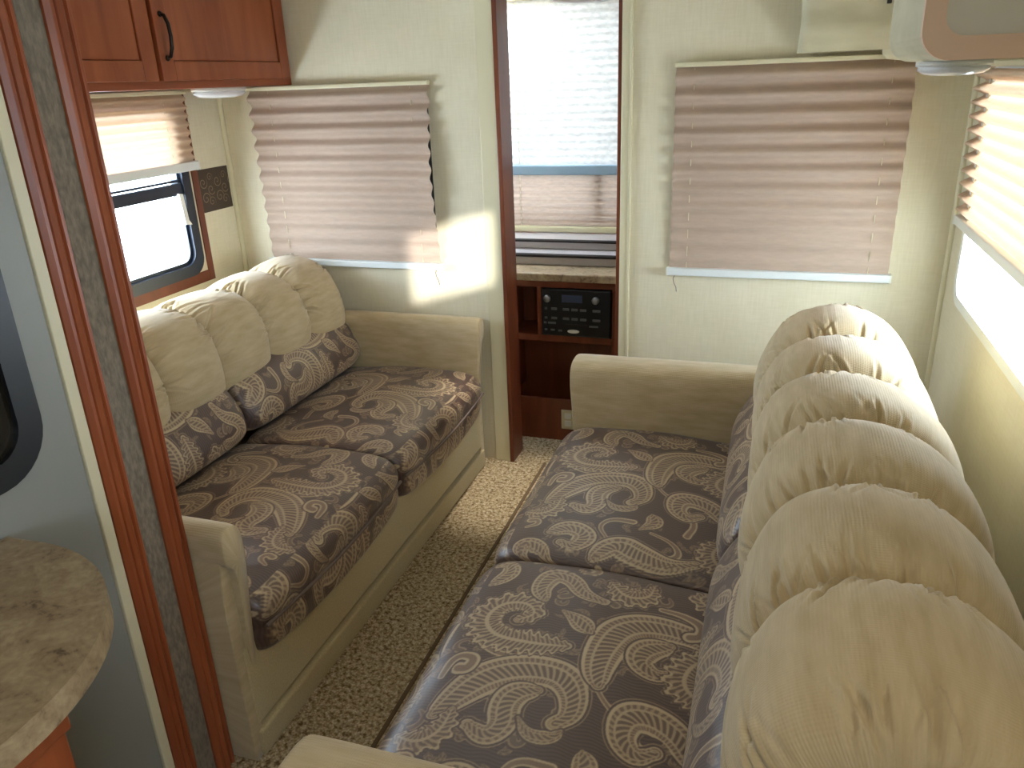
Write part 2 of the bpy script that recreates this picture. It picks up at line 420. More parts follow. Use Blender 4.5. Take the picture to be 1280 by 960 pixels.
def loft(name, prof, s, k, core, m, parent, sx=1, n=6, u0=0., v0=0., disp=None, woven=False):
    """cushion: closed profile prof[(d,z)] swept along s, shrunk towards core near its ends by k(s)"""
    prof = np.array(prof, float); core = np.array(core, float)
    seg = np.linalg.norm(np.diff(np.vstack([prof, prof[:1]]), axis=0), axis=1); arc = np.concatenate([[0], np.cumsum(seg)])
    P = np.zeros((len(prof), len(s), 3)); UV = np.zeros((len(prof)+1, len(s), 2))
    for j, (sj, kj) in enumerate(zip(s, k)):
        q = core + (prof-core)*kj
        P[:, j, 0] = q[:, 0]*sx; P[:, j, 1] = sj; P[:, j, 2] = q[:, 1]
        UV[:, j, 0] = u0 + arc; UV[:, j, 1] = v0 + sj
    if disp is not None: P = disp(P)
    return grid(name, P, m, parent, UV, closed_u=True, fig=brocade(UV[:-1, :, 0], UV[:-1, :, 1]) if woven else None)
def smoothpoly(pts, n=120, it=3):
    """Chaikin corner cutting then even resampling of a closed outline"""
    p = np.array(pts, float)
    for _ in range(it):
        q = np.roll(p, -1, 0); p = np.stack([.75*p+.25*q, .25*p+.75*q], 1).reshape(-1, 2)
    c = np.vstack([p, p[:1]]); L = np.concatenate([[0], np.cumsum(np.linalg.norm(np.diff(c, axis=0), axis=1))])
    t = np.linspace(0, L[-1], n, endpoint=False)
    return np.stack([np.interp(t, L, c[:, 0]), np.interp(t, L, c[:, 1])], 1)
def ends(a, b, n, e):
    """positions from a to b, dense at the ends, with a superellipse shrink factor of exponent e"""
    t = -np.cos(np.linspace(0, math.pi, n)); t = np.sign(t)*np.abs(t)**.8
    k = np.maximum(1-np.abs(t)**e, 0)**(1/e); k[0] = k[-1] = .02
    return a+(b-a)*(t+1)/2, k
def reweave(prof, fine, coarse, vis):
    """resample a closed outline: step fine where vis(d, z), coarse elsewhere, keeping its first point"""
    c = np.vstack([prof, prof[:1]]); L = np.concatenate([[0], np.cumsum(np.linalg.norm(np.diff(c, axis=0), axis=1))])
    t = [0.]
    while True:
        d, z = np.interp(t[-1], L, c[:, 0]), np.interp(t[-1], L, c[:, 1])
        n = t[-1] + (fine if vis(d, z) else coarse)
        if n > L[-1]-fine*.5: break
        t.append(n)
    return np.stack([np.interp(t, L, c[:, 0]), np.interp(t, L, c[:, 1])], 1)
def evenends(a, b, step, e):
    h = (b-a)/2; rim = min(.05, h*.3)
    inner = np.linspace(0, 1-rim/h, max(3, int((h-rim)/step)))
    q = np.linspace(0, 1, 14)[1:]; outer = 1-rim/h*(1-q)**2
    t = np.concatenate([inner, outer]); t = np.concatenate([-t[:0:-1], t])
    k = np.maximum(1-np.abs(t)**e, 0)**(1/e); k[0] = k[-1] = .02
    return a+(b-a)*(t+1)/2, k
def rrect(y0, y1, z0, z1, r, n=8):
    o = []
    for cy, cz, a in ((y1-r, z1-r, 0), (y0+r, z1-r, 90), (y0+r, z0+r, 180), (y1-r, z0+r, 270)):
        for i in range(n+1):
            t = math.radians(a+90*i/n); o.append((cy+r*math.cos(t), cz+r*math.sin(t)))
    return o
def ring(name, outer, inner, x0, x1, m, parent=None, axis='x'):
    """frame between two rounded outlines of equal count, extruded x0..x1"""
    bm = bmesh.new(); n = len(outer)
    mk = (lambda a, p: bm.verts.new((a, p[0], p[1]))) if axis == 'x' else (lambda a, p: bm.verts.new((p[0], a, p[1])))
    A = [mk(x0, p) for p in outer]; B = [mk(x1, p) for p in outer]; C = [mk(x0, p) for p in inner]; Dv = [mk(x1, p) for p in inner]
    for i in range(n):
        j = (i+1) % n
        for q in ((A[i], A[j], B[j], B[i]), (C[i], Dv[i], Dv[j], C[j]), (A[i], C[i], C[j], A[j]), (B[i], B[j], Dv[j], Dv[i])): bm.faces.new(q)
    return from_bm(name, bm, m, parent)
def slab(name, outline, a0, a1, m, parent=None, axis='x', bev=0):
    bm = bmesh.new()
    mk = {'x': lambda a, p: (a, p[0], p[1]), 'y': lambda a, p: (p[0], a, p[1]), 'z': lambda a, p: (p[0], p[1], a)}[axis]
    A = [bm.verts.new(mk(a0, p)) for p in outline]; B = [bm.verts.new(mk(a1, p)) for p in outline]; n = len(outline)
    bm.faces.new(A); bm.faces.new(B)
    for i in range(n): bm.faces.new((A[i], A[(i+1) % n], B[(i+1) % n], B[i]))
    if bev:
        es = [e for e in bm.edges if (e.verts[0] in A) == (e.verts[1] in A)]
        bmesh.ops.bevel(bm, geom=es, offset=bev, segments=3, affect='EDGES', profile=.5)
    return from_bm(name, bm, m, parent)
def lathe(name, prof, c, m, parent=None, n=24, axis='z', sxy=(1, 1)):
    bm = bmesh.new(); R = []
    for r, h in prof:
        R.append([bm.verts.new((c[0]+r*math.cos(2*math.pi*k/n)*sxy[0], c[1]+r*math.sin(2*math.pi*k/n)*sxy[1], c[2]+h) if axis == 'z' else
                               (c[0]+r*math.cos(2*math.pi*k/n)*sxy[0], c[1]+h, c[2]+r*math.sin(2*math.pi*k/n)*sxy[1])) for k in range(n)])
    for A, B in zip(R, R[1:]):
        for k in range(n): bm.faces.new((A[k], A[(k+1) % n], B[(k+1) % n], B[k]))
    bm.faces.new(R[0]); bm.faces.new(R[-1])
    return from_bm(name, bm, m, parent, True)

# ------------------------------------------------------------------ the setting
YB, YF = -2.6, 3.80       # rear end, nose of the trailer
def holed(name, axis, a0, a1, u0, u1, z0, z1, holes, m):
    """wall slab with rectangular holes [(u0,u1,z0,z1)] not sharing u ranges"""
    L = []; cur = u0
    mk = (lambda p0, p1, q0, q1: (a0, a1, p0, p1, q0, q1)) if axis == 'x' else (lambda p0, p1, q0, q1: (p0, p1, a0, a1, q0, q1))
    for h in sorted(holes):
        if h[0] > cur: L.append(mk(cur, h[0], z0, z1))
        if h[2] > z0: L.append(mk(h[0], h[1], z0, h[2]))
        if h[3] < z1: L.append(mk(h[0], h[1], h[3], z1))
        cur = h[1]
    if cur < u1: L.append(mk(cur, u1, z0, z1))
    return struct(boxes(name, L, m))
struct(box('floor', (XL-.06, XR+.06, YB, YF, -.06, 0), M['carpet']))
struct(box('floor_carpet_strip', (-.862, XR, -.2, D, 0, .018), M['carpet'], bev=.006), 'second piece of berber carpet under the sofa')
struct(box('floor_entry', (XM, -.60, -1.2, 1.0, 0, .006), M['dfloor']))
struct(box('ceiling', (XM-.02, XR+.06, YB, YF, ZC, ZC+.05), M['ceil']))
struct(box('ceiling_slide', (XL-.06, XM-.02, 1.1, D+.1, 2.02, 2.07), M['ceil']))
RW = (1.84, 2.76, .89, 1.57)      # right window opening y0,y1,z0,z1
ADDED_W = (-1.35, -.40, 1.24, 1.60)       # added window behind the camera, sized to throw the far sun patch
holed('wall_right', 'x', XR, XR+.05, YB, YF, 0, ZC, [RW, ADDED_W], M['wall'])
LW = (1.70, 2.690, .900, 1.56)
holed('wall_left', 'x', XL-.05, XL, 1.06, D+.1, 0, 2.05, [LW], M['wall'])
DOOR = (-1.03, -.552, 0, 1.93)
holed('wall_far', 'y', D, D+.10, XL, XR, 0, ZC, [DOOR], M['wall'])
struct(box('wall_slide_end', (XL, XM-.03, 1.06, 1.10, 0, 2.05), M['wall']))
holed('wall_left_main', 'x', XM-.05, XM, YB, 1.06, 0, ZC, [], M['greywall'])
struct(box('wall_back', (XM, XR, YB-.05, YB, 0, ZC), M['wall']))
# nose compartment behind the partition
NW = (-1.42, -.60, .93, 1.92)
holed('wall_nose', 'y', YF, YF+.05, -1.75, XR, 0, ZC, [NW], M['woodd'])
struct(box('wall_nose_left', (-1.80, -1.75, D+.1, YF, 0, ZC), M['woodd']))
for c, n, a, b in (((XR+.06, 2.30, 1.23), (-1, 0, 0), .92, .68), ((XR+.06, -.875, 1.42), (-1, 0, 0), .95, .36),
                   ((XL-.06, 2.22, 1.24), (1, 0, 0), 1.0, .68), ((-1.01, YF+.06, 1.425), (0, -1, 0), .82, .99)):
    portal(c, n, a, b)

struct(box('trim_17', (-.874, -.861, -.2, D-.02, 0, .0185), M['seam_shade'], bev=.003), 'dark brown strip painting shade along the carpet seam')
struct(box('wall_added_sun_block', (XR+.052, 1.13, .15, 1.76, .3, 2.0), M['white']), 'added unseen box outside that blocks the sun')  # unseen box, added to keep direct sun out of the right window
# corner trims, door casing and jambs
def qround(name, x, y, r, z0, z1, m):
    return struct(slab(name, [(x+r*math.cos(t), y+r*math.sin(t)) for t in np.linspace(0, 2*math.pi, 12, endpoint=False)], z0, z1, m, axis='z'))
qround('trim_1', XL+.004, D-.006, .012, 0, 2.02, M['trim'])
qround('trim_2', XR-.004, D-.006, .011, 0, ZC, M['trim'])
struct(box('trim_3', (-1.100, -1.030, D-.012, D, 0, 1.99), M['trim'], bev=.003))
struct(box('trim_4', (-.552, -.512, D-.010, D, 0, 1.99), M['trim'], bev=.003))
struct(box('trim_5', (-.522, -.512, D-.017, D-.008, 0, 1.99), M['trim'], bev=.003))
struct(box('trim_6', (-1.030, -1.012, D-.020, D+.115, 0, 1.93), M['woodd'], bev=.003), 'dark cherry wood door jamb')
struct(box('trim_7', (-.566, -.552, D-.004, D+.115, 0, 1.93), M['woodd'], bev=.002))
struct(box('trim_8', (-1.030, -.552, D-.012, D+.115, 1.915, 1.93), M['woodd'], bev=.002))
# slide-out fascia on the main wall: cream edge, moulded cherry, felt strip, moulded cherry
struct(box('trim_9', (XM-.05, XM+.012, 1.018, 1.043, 0, ZC), M['trim'], bev=.002), 'cream edge strip of the slide-out fascia')
def moulding(name, y0, y1):
    w_ = y1-y0; prof = [(XM-.04, y0), (XM+.014, y0), (XM+.022, y0+.14*w_), (XM+.022, y0+.26*w_), (XM+.015, y0+.31*w_), (XM+.021, y0+.37*w_), (XM+.026, y0+.5*w_),
        (XM+.021, y0+.63*w_), (XM+.015, y0+.69*w_), (XM+.022, y0+.74*w_), (XM+.022, y0+.86*w_), (XM+.014, y1), (XM-.04, y1)]
    return struct(slab(name, prof, 0, ZC, M['wood'], axis='z'), 'moulded cherry wood trim of the slide-out fascia')
moulding('trim_10', 1.045, 1.1005)
struct(box('trim_11', (XM-.04, XM+.008, 1.1035, 1.160, 0, ZC), M['felt']), 'grey-brown felt strip between the cherry mouldings')
moulding('trim_12', 1.160, 1.219)
# scroll border on the slide wall
bd = struct(box('trim_13', (0, .004, 0, .195, 0, .175), M['scroll']), 'dark brown scroll pattern wallpaper border'); bd.location = (XL, 2.771, 1.118)

# ------------------------------------------------------------------ windows
def side_window(name, x, dirn, y0, y1, z0, z1, fw, bar, fm, label, latch=None, gx=None):
    """rounded frame lapping the wall on its room side, glass, cross bar"""
    t = thing(name, (x, (y0+y1)/2, z0), label, 'window'); del t['category']; t['kind'] = 'structure'
    o = ring('window_frame', rrect(y0-fw*.35, y1+fw*.35, z0-fw*.35, z1+fw*.35, .075), rrect(y0+fw*.65, y1-fw*.65, z0+fw*.65, z1-fw*.65, .055), x, x+dirn*.018, fm)
    o2 = ring('inner_frame', rrect(y0+fw*.3, y1-fw*.3, z0+fw*.3, z1-fw*.3, .06), rrect(y0+fw*.95, y1-fw*.95, z0+fw*.95, z1-fw*.95, .045), x-dirn*.03, x+dirn*.004, fm)
    parts = [o, o2]
    g = box('pane', (min(x-dirn*.022, x-dirn*.026), max(x-dirn*.022, x-dirn*.026), y0+.002, y1-.002, z0+.002, z1-.002), M['glass']); parts.append(g)
    if bar:
        parts.append(box('cross_bar', (min(x-dirn*.02, x+dirn*.012), max(x-dirn*.02, x+dirn*.012), y0+fw*.5, y1-fw*.5, bar-.025, bar+.022), fm, bev=.004))
        parts.append(box('cross_bar', (min(x-dirn*.01, x+dirn*.006), max(x-dirn*.01, x+dirn*.006), y0+fw*.5, y1-fw*.5, bar+.026, bar+.036), fm, bev=.002))
    if latch:
        parts.append(slab('latch', [(latch[0]-.012, latch[1]+.055), (latch[0]+.012, latch[1]+.05), (latch[0]+.02, latch[1]-.055), (latch[0]+.035, latch[1]-.075), (latch[0]-.002, latch[1]-.07)], x+dirn*.006, x+dirn*.022, M['white']))
    rehome(t, *parts)
    return t
side_window('window_1', XL, 1, *LW, .046, 1.235, M['frame'], 'blue-black framed side window behind the patterned sofa', latch=(2.632, 1.165))
side_window('window_2', XR, -1, *RW, .03, None, M['white'], 'white framed window in the side wall with the sunlight')
for n, b in (('trim_14', (XL, XL+.006, 2.735, 2.770, .84, 1.60)), ('trim_15', (XL, XL+.006, 1.66, 2.735, .84, .886))):
    struct(box(n, b, M['woodd'], bev=.002))
side_window('added_window_3', XR, -1, *ADDED_W, .03, None, M['white'], 'added unseen window that lets in the sun patch')
t = thing('window_4', (-1.01, YF, .93), 'window in the nose of the trailer', 'window'); del t['category']; t['kind'] = 'structure'
rehome(t, ring('window_frame', rrect(NW[0]-.01, NW[1]+.01, NW[2]-.01, NW[3]+.01, .03), rrect(NW[0]+.03, NW[1]-.03, NW[2]+.03, NW[3]-.03, .02), YF-.006, YF+.02, M['frame'], axis='y'),
       box('pane', (NW[0]+.002, NW[1]-.002, YF+.024, YF+.028, NW[2]+.002, NW[3]-.002), M['glass']),
       box('cross_bar', (-.815, -.775, 3.748, YF+.02, NW[2]+.03, 1.19), M['frame']))
# dark interior windows behind the two shades on the far partition
for n, x0, x1 in (('window_5', -2.07, -1.315), ('window_6', -.30, .36)):
    t = thing(n, ((x0+x1)/2, D, .95), 'dark window behind the drawn shade', 'window'); del t['category']; t['kind'] = 'structure'
    rehome(t, ring('window_frame', rrect(x0, x1, .93, 1.56, .03), rrect(x0+.04, x1-.04, .97, 1.52, .02), D-.008, D, M['black'], axis='y'),
           box('pane', (x0+.03, x1-.03, D-.004, D, .96, 1.53), M['darkglass']))
# entry door skin with its gasketed window
t = thing('door_1', (XM, .6, 0), 'grey entry door with a black rubber window gasket', 'door'); del t['category']; t['kind'] = 'structure'
rehome(t, box('door_skin', (XM, XM+.008, .30, 1.016, .03, 1.95), M['greywall'], bev=.002),
       ring('window_gasket', rrect(.42, .946, .978, 1.62, .10), rrect(.475, .900, 1.026, 1.57, .06), XM+.006, XM+.022, M['black']),
       slab('door_pane', rrect(.46, .915, 1.01, 1.585, .06), XM+.007, XM+.012, M['darkglass']))

# ------------------------------------------------------------------ pleated shades
def pleats(axis, a, u0, u1, z0, z1, n, amp, amp_low, sgn, nu=14, curl=0, wob=.0):
    """pleated sheet hanging on plane a; the folds stand out towards sgn"""
    nz_ = n*8+1
    P = np.zeros((nu, nz_, 3)); rs = np.random.RandomState(int(abs(a*1000)) % 97)
    ph = rs.rand(n+1)
    for i in range(nu):
        f = i/(nu-1); u = u0+(u1-u0)*f
        for j in range(nz_):
            h = j/(nz_-1); z = z0+(z1-z0)*h
            am = amp_low+(amp-amp_low)*min(1, h*1.25)
            x = (j/8) % 1.0; tri = 1-abs(2*x-1); tri = tri*tri*(3-2*tri)
            off = am*tri + curl*math.sin(math.pi*h)**2*max(0, (f-.75)/.25)**2 + wob*math.sin(9*f+3*h)*(1-h)
            P[i, j] = (u, a+sgn*off, z) if axis == 'y' else (a+sgn*off, u, z)
    return P
def shade(name, label, axis, a, sgn, u0, u1, z0, z1, n, amp, amp_low, m, loc, curl=0, wob=0, cords=(), tail=None, head=.016, rail=.028, group=None, railmat='bluewhite'):
    t = thing(name, loc, label, 'window blind', group)
    parts = [grid('pleated_fabric', pleats(axis, a, u0, u1, z0+rail, z1-head, n, amp, amp_low, sgn, curl=curl, wob=wob), m)]
    lo, hi = sorted((a-sgn*.004, a+sgn*.024))
    def bx(nm, p0, p1, q0, q1, mm, d0=lo, d1=hi, bev=.004):
        return box(nm, (p0, p1, d0, d1, q0, q1) if axis == 'y' else (d0, d1, p0, p1, q0, q1), mm, bev=bev)
    parts.append(bx('headrail', u0-.004, u1+.004, z1-head, z1, M['trim']))
    parts.append(bx('bottom_rail', u0-.006, u1+.006, z0, z0+rail, M[railmat]))
    for e in (u0-.009, u1+.004): parts.append(bx('end_cap', e, e+.006, z0-.001, z0+rail+.001, M['white'], lo-.001, hi+.001, .001))
    for cu in cords:
        d = a+sgn*(amp+amp_low)*.17
        parts.append(tube('cord', [(cu, d, z0+.02), (cu, d, z1-.02)] if axis == 'y' else [(d, cu, z0+.02), (d, cu, z1-.02)], .0016, M['trim'], n=6))
    if tail:
        parts.append(tube('cord_tail', [(tail+dx, a+sgn*.02, z0+dz) for dx, dz in ((0, .004), (-.006, -.012), (-.002, -.03), (.006, -.045), (.008, -.062))], .0014, M['pipe'], n=6))
    rehome(t, *parts)
    return t
shade('pleated_shade', 'drawn taupe pleated shade beside the cherry overhead cabinet', 'y', D-.010, -1, -2.112, -1.300, .864, 1.604, 11, .030, .010, M['blind'], (-1.7, D, .86), curl=.035, cords=(-2.02, -1.38), tail=-1.315)
shade('pleated_shade', 'drawn taupe pleated shade hanging above the end of the sunlit sofa', 'y', D-.012, -1, -.358, .402, .880, 1.628, 11, .030, .008, M['blind'], (0, D, .88), wob=.0015, cords=(-.295, .335), tail=-.335)
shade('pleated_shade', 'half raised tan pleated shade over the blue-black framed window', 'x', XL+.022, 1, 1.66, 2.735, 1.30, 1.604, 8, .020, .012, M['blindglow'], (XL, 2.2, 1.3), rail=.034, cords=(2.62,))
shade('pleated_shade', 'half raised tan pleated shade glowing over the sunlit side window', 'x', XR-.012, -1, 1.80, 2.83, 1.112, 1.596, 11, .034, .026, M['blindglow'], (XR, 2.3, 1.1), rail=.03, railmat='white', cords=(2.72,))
# day and night shade in the doorway
t = thing('day_night_shade', (-1.0, 3.72, .88), 'day and night shade with white sheer above, seen through the doorway', 'window blind')
rehome(t, grid('sheer_fabric', pleats('y', 3.735, -1.50, -.55, 1.205, 1.92, 22, .0035, .0035, -1, nu=40, wob=.004), M['sheer']),
       box('middle_rail', (-1.50, -.55, 3.706, 3.742, 1.162, 1.207), M['backlit_rail'], bev=.005),
       grid('pleated_fabric', pleats('y', 3.735, -1.50, -.55, .915, 1.166, 8, .014, .012, -1, nu=30), M['nightcloth']),
       box('bottom_rail', (-1.50, -.55, 3.712, 3.742, .889, .917), M['trim'], bev=.005),
       box('headrail', (-1.50, -.55, 3.705, 3.745, 1.92, 1.95), M['trim'], bev=.004),
       tube('cord', [(-1.178, 3.722, .92), (-1.178, 3.722, 1.92)], .0018, M['trim'], n=6))

# ------------------------------------------------------------------ sofas
def sofa(label, x0, y0, L, sx, fine, AW):
    """front at local x=0, depth grows towards sx*x; length along +y"""
    t = thing('sofa', (x0, y0, (.018) if sx > 0 else 0), label, 'sofa', None)
    X = lambda a, b: (min(a*sx, b*sx), max(a*sx, b*sx))
    z0 = 0
    # base: panel over a recessed plinth with a groove
    box('base_panel', (*X(.014, 1.02), AW*.5, L-AW*.5, .090, .33), M['creamflat'], t, bev=.008, seg=3)
    box('plinth', (*X(.004, 1.00), AW*.45, L-AW*.45, z0, .076), M['creamflat'], t, bev=.006)
    box('back_frame', (*X(.86, 1.04), .06, L-.06, .30, .74), M['creamflat'], t, bev=.03, seg=3)
    # arms
    for side in (0, 1):
        e = 1 if side else -1
        c = AW/2 if not side else L-AW/2
        prof = smoothpoly([(.014, .0), (.014, .0), (.018, .36), (.018, .52), (.004, .60), (.02, .655), (.08, .66), (.80, .655), (.95, .62), (.95, .0), (.95, .0)], 120, 3)
        sa, ka = ends(c-AW*.46, c+AW*.30 if side == 0 else c+AW*.46, 22, 9)
        if side: sa, ka = ends(c-AW*.30, c+AW*.46, 22, 9)
        ka = 1-(1-ka)*np.array([1.0]*len(ka))
        ka2 = np.clip(1-.045*(1-ka)*1.0, 0, 1); ka2[0] = ka2[-1] = .02; 
        ar = loft('arm', prof, sa, ka2, (.45, .3), M['cream'], t, sx)
        # padded roll capping the arm and its inner side down to the base
        y_in = c+AW*.62 if side == 0 else c-AW*.62
        y_out = c-AW*.50 if side == 0 else c+AW*.50
        zs = smoothpoly([(y_out, .60), (y_out, .665), (y_out+(y_in-y_out)*.3, .685), (y_in, .675), (y_in+.008*(1 if side == 0 else -1), .60), (y_in, .40), (y_in, .255), (y_in+(y_out-y_in)*.35, .25), (y_in+(y_out-y_in)*.38, .56), (y_out, .59)], 60, 3)
        d, kd = ends(-.012, .93, 40, 26)
        P = np.zeros((len(zs), len(d), 3)); UV = np.zeros((len(zs)+1, len(d), 2))
        seg = np.linalg.norm(np.diff(np.vstack([zs, zs[:1]]), axis=0), axis=1); arc = np.concatenate([[0], np.cumsum(seg)])
        core = np.array((y_in+(y_out-y_in)*.3, .58))
        for j in range(len(d)):
            k = kd[j] if 0 < j < len(d)-1 else .02
            near = 1-.5*max(0, 1-(d[j]+.012)/.05)*0
            q = core+(zs-core)*(1-(1-k)*.55 if .02 < k else .02)
            # front face leans: bulge at the top
            P[:, j, 0] = (d[j] + .022*(1-np.clip((q[:, 1]-.25)/.35, 0, 1))*max(0, 1-d[j]/.4))*sx
            P[:, j, 1] = q[:, 0]; P[:, j, 2] = q[:, 1]
            UV[:, j, 0] = arc; UV[:, j, 1] = d[j]
        grid('arm_pad', P, M['cream'], ar, UV, closed_u=True)
    # seat cushions
    s0, s1 = AW+.008, L-AW-.008; half = (s1-s0)/2
    for i in range(2):
        a = s0+i*half; b = a+half
        prof = smoothpoly([(.62, .30), (.62, .44), (.56, .452), (.35, .468), (.12, .472), (.015, .462), (-.030, .425), (-.030, .380), (-.018, .355), (-.026, .335), (-.020, .285), (.03, .268), (.12, .27), (.5, .28)], 150, 3)
        # start the outline at the front top edge so the cloth's u runs from the front edge back
        i0 = int(np.argmin(np.abs(prof[:, 0]-0.0)+np.abs(prof[:, 1]-.455)*3))
        prof = np.roll(prof, -i0, 0)
        if prof[8, 0] < prof[0, 0]: prof = np.roll(prof[::-1], 1, 0)
        s, k = evenends(a+.002, b-.002, fine, 14); prof = reweave(prof, fine, .02, lambda d, z: z > .42 and d < .60 or d < .02 and z > .27)
        def puff(P, a=a, b=b):
            f = (P[:, :, 1]-a)/(b-a); d = P[:, :, 0]*sx
            top = np.clip((P[:, :, 2]-.40)/.06, 0, 1)
            P[:, :, 2] += top*(.012*np.sin(np.pi*np.clip(f, 0, 1))*np.sin(np.pi*np.clip(d/.62, 0, 1)) - .004 + .004*np.sin(d*17+f*9)*np.sin(f*7))
            fr = np.clip((.06-d)/.08, 0, 1)*np.clip((.40-P[:, :, 2])/.1, 0, 1)
            P[:, :, 2] -= fr*.035*np.sin(np.pi*np.clip(f, 0, 1))
            return P
        sc_ = loft('seat_cushion', prof, s, k, (.30, .37), M['paisley'], t, sx, u0=0., v0=-a, disp=puff, woven=True)
        pts = [((-.022-.006*math.sin(math.pi*f))*sx, a+.02+(half-.04)*f, .368-.018*math.sin(math.pi*f)) for f in np.linspace(0, 1, 24)]
        tube('piping', pts, .0055, M['pipe'], sc_)
    # back cushions: patterned lumbar pad and three gathered rolls over the top
    rs = np.random.RandomState(3)
    for i in range(2):
        a = s0+i*half-.02*(i == 0); b = s0+(i+1)*half+.02*(i == 1)
        prof = smoothpoly([(.56, .455), (.525, .50), (.54, .57), (.60, .665), (.72, .70), (.86, .66), (.88, .46), (.70, .445)], 110, 3)
        i0 = int(np.argmin(prof[:, 1]+np.abs(prof[:, 0]-.56)*.5)); prof = np.roll(prof, -i0, 0)
        if prof[10, 0] > prof[0, 0]: prof = np.roll(prof[::-1], 1, 0)
        s, k = evenends(a+.004, b-.004, .0026, 9); prof = reweave(prof, .0026, .02, lambda d, z: d < .66 and z > .45)
        bc = loft('back_cushion', prof, s, k, (.70, .56), M['paisley'], t, sx, u0=.10, v0=-a, woven=True)
        w3 = (b-a)/3
        for j in range(3):
            ra, rb = a+j*w3-.012, a+(j+1)*w3+.012
            prof = smoothpoly([(.665, .575), (.605, .60), (.585, .68), (.60, .80), (.66, .905), (.80, .945), (.94, .90), (1.03, .78), (1.05, .62), (1.0, .52), (.85, .50), (.73, .53)], 340, 3)
            c0 = np.array((.80, .69))
            ang = np.arctan2(prof[:, 1]-c0[1], prof[:, 0]-c0[0])
            phs = rs.rand(9)*6.28
            gath = {sd: [(math.radians(rs.choice([rs.uniform(62, 112), rs.uniform(100, 170)])), rs.uniform(.014, .028), rs.uniform(.003, .0105), rs.uniform(-.5, .5), rs.uniform(.5, 1.6)) for _ in range(16)] for sd in (-1, 1)}
            def wr(P, ra=ra, rb=rb, ang=ang, phs=phs, gath=gath):
                f = (P[:, :, 1]-ra)/(rb-ra); edge = np.abs(2*f-1)
                A = ang[:, None]
                h = .006*np.sin(A*3+phs[0])*np.sin(f*3.1+phs[1])
                for sd in (-1, 1):
                    g = np.clip((sd*(2*f-1)-.30)/.5, 0, 1)**1.3*np.clip((1.0-edge)/.06, 0, 1)
                    for q in range(16):
                        a0, wd, am, sl, ln = gath[sd][q]
                        x = (A-a0-sl*(1-edge))/wd
                        h = h - am*np.exp(-x*x)*g**ln + .45*am*np.exp(-(np.abs(x)-2.0)**2)*g**ln
                dx = P[:, :, 0]*sx-c0[0]; dz = P[:, :, 2]-c0[1]; r = np.sqrt(dx*dx+dz*dz)+1e-4
                P[:, :, 0] += sx*dx/r*h; P[:, :, 2] += dz/r*h
                P[:, :, 1] += .02*(dz/.25)*(1 if sx > 0 else 1)*0
                return P
            s, k = ends(ra, rb, 56, 2.9)
            k = .62+.38*k; k[0] = k[-1] = .02
            loft('pillow_roll', prof, s, k, c0, M['cream'], bc, sx, disp=wr)
    return t
sofa('paisley and cream sofa in the slide-out under the cherry cabinet', -1.125, 1.2215, 1.7305, -1, .0026, .058)
sofa('paisley and cream sofa along the wall with the sunlit window', -.600, .640, 1.920, 1, .0019, .125)

# ------------------------------------------------------------------ cherry overhead cabinet in the slide-out
XF = -1.912
t = thing('overhead_cabinet', (-2.1, 2.0, 1.607), 'cherry wood overhead cabinet above the sofa in the slide-out', 'cabinet')
rehome(t, box('cabinet_body', (XL, XF, 1.13, D, 1.607, 2.02), M['woodh'], bev=.002))
for y0, y1, hs in ((2.232, 2.965, 1), (1.46, 2.212, 0), (1.16, 1.44, 0)):
    st = .062
    fr = boxes('door', [(XF, XF+.018, y0, y0+st, 1.632, 2.0), (XF, XF+.018, y1-st, y1, 1.632, 2.0), (XF, XF+.018, y0+st, y1-st, 1.632, 1.692), (XF, XF+.018, y0+st, y1-st, 1.94, 2.0)], M['wood'], bev=.003)
    rehome(t, fr)
    pn = slab('raised_panel', [(y0+st, 1.692), (y1-st, 1.692), (y1-st, 1.94), (y0+st, 1.94)], XF+.001, XF+.012, M['wood'], bev=.006)
    pn.parent = fr
    if hs:
        hy = y0+.032
        h = tube('handle', [(XF+.018, hy, 1.70), (XF+.034, hy, 1.705), (XF+.044, hy, 1.73), (XF+.047, hy, 1.765), (XF+.044, hy, 1.80), (XF+.034, hy, 1.825), (XF+.018, hy, 1.83)], .006, M['bronze']); h.parent = fr
        for q in (1.70, 1.83):
            h2 = lathe('handle_foot', [(.009, 0), (.009, .004), (.005, .01)], (0, 0, 0), M['bronze'], n=12); h2.rotation_euler = (0, math.pi/2, 0); h2.location = (XF+.017, hy, q); h2.parent = fr
def puck(name, label, c, rx, ry, h, base=.012):
    t = thing(name, c, label, 'lamp')
    a = lathe('lamp_base', [(1.0, 0), (1.0, -base), (.9, -base-.002)], c, M['white'], sxy=(rx, ry))
    b = lathe('lamp_lens', [(.93, -base), (.95, -base-h*.4), (.8, -base-h*.8), (.45, -base-h), (.05, -base-h*1.02)], c, M['lens'], sxy=(rx, ry))
    rehome(t, a, b); return t
puck('cabinet_lamp', 'small white lamp with a clear lens under the cherry cabinet', (-2.12, 2.80, 1.607), .065, .15, .026)
puck('cabinet_lamp', 'white lamp with a clear lens under the beige overhead locker', (.272, 1.60, 1.600), .058, .075, .016, .008)

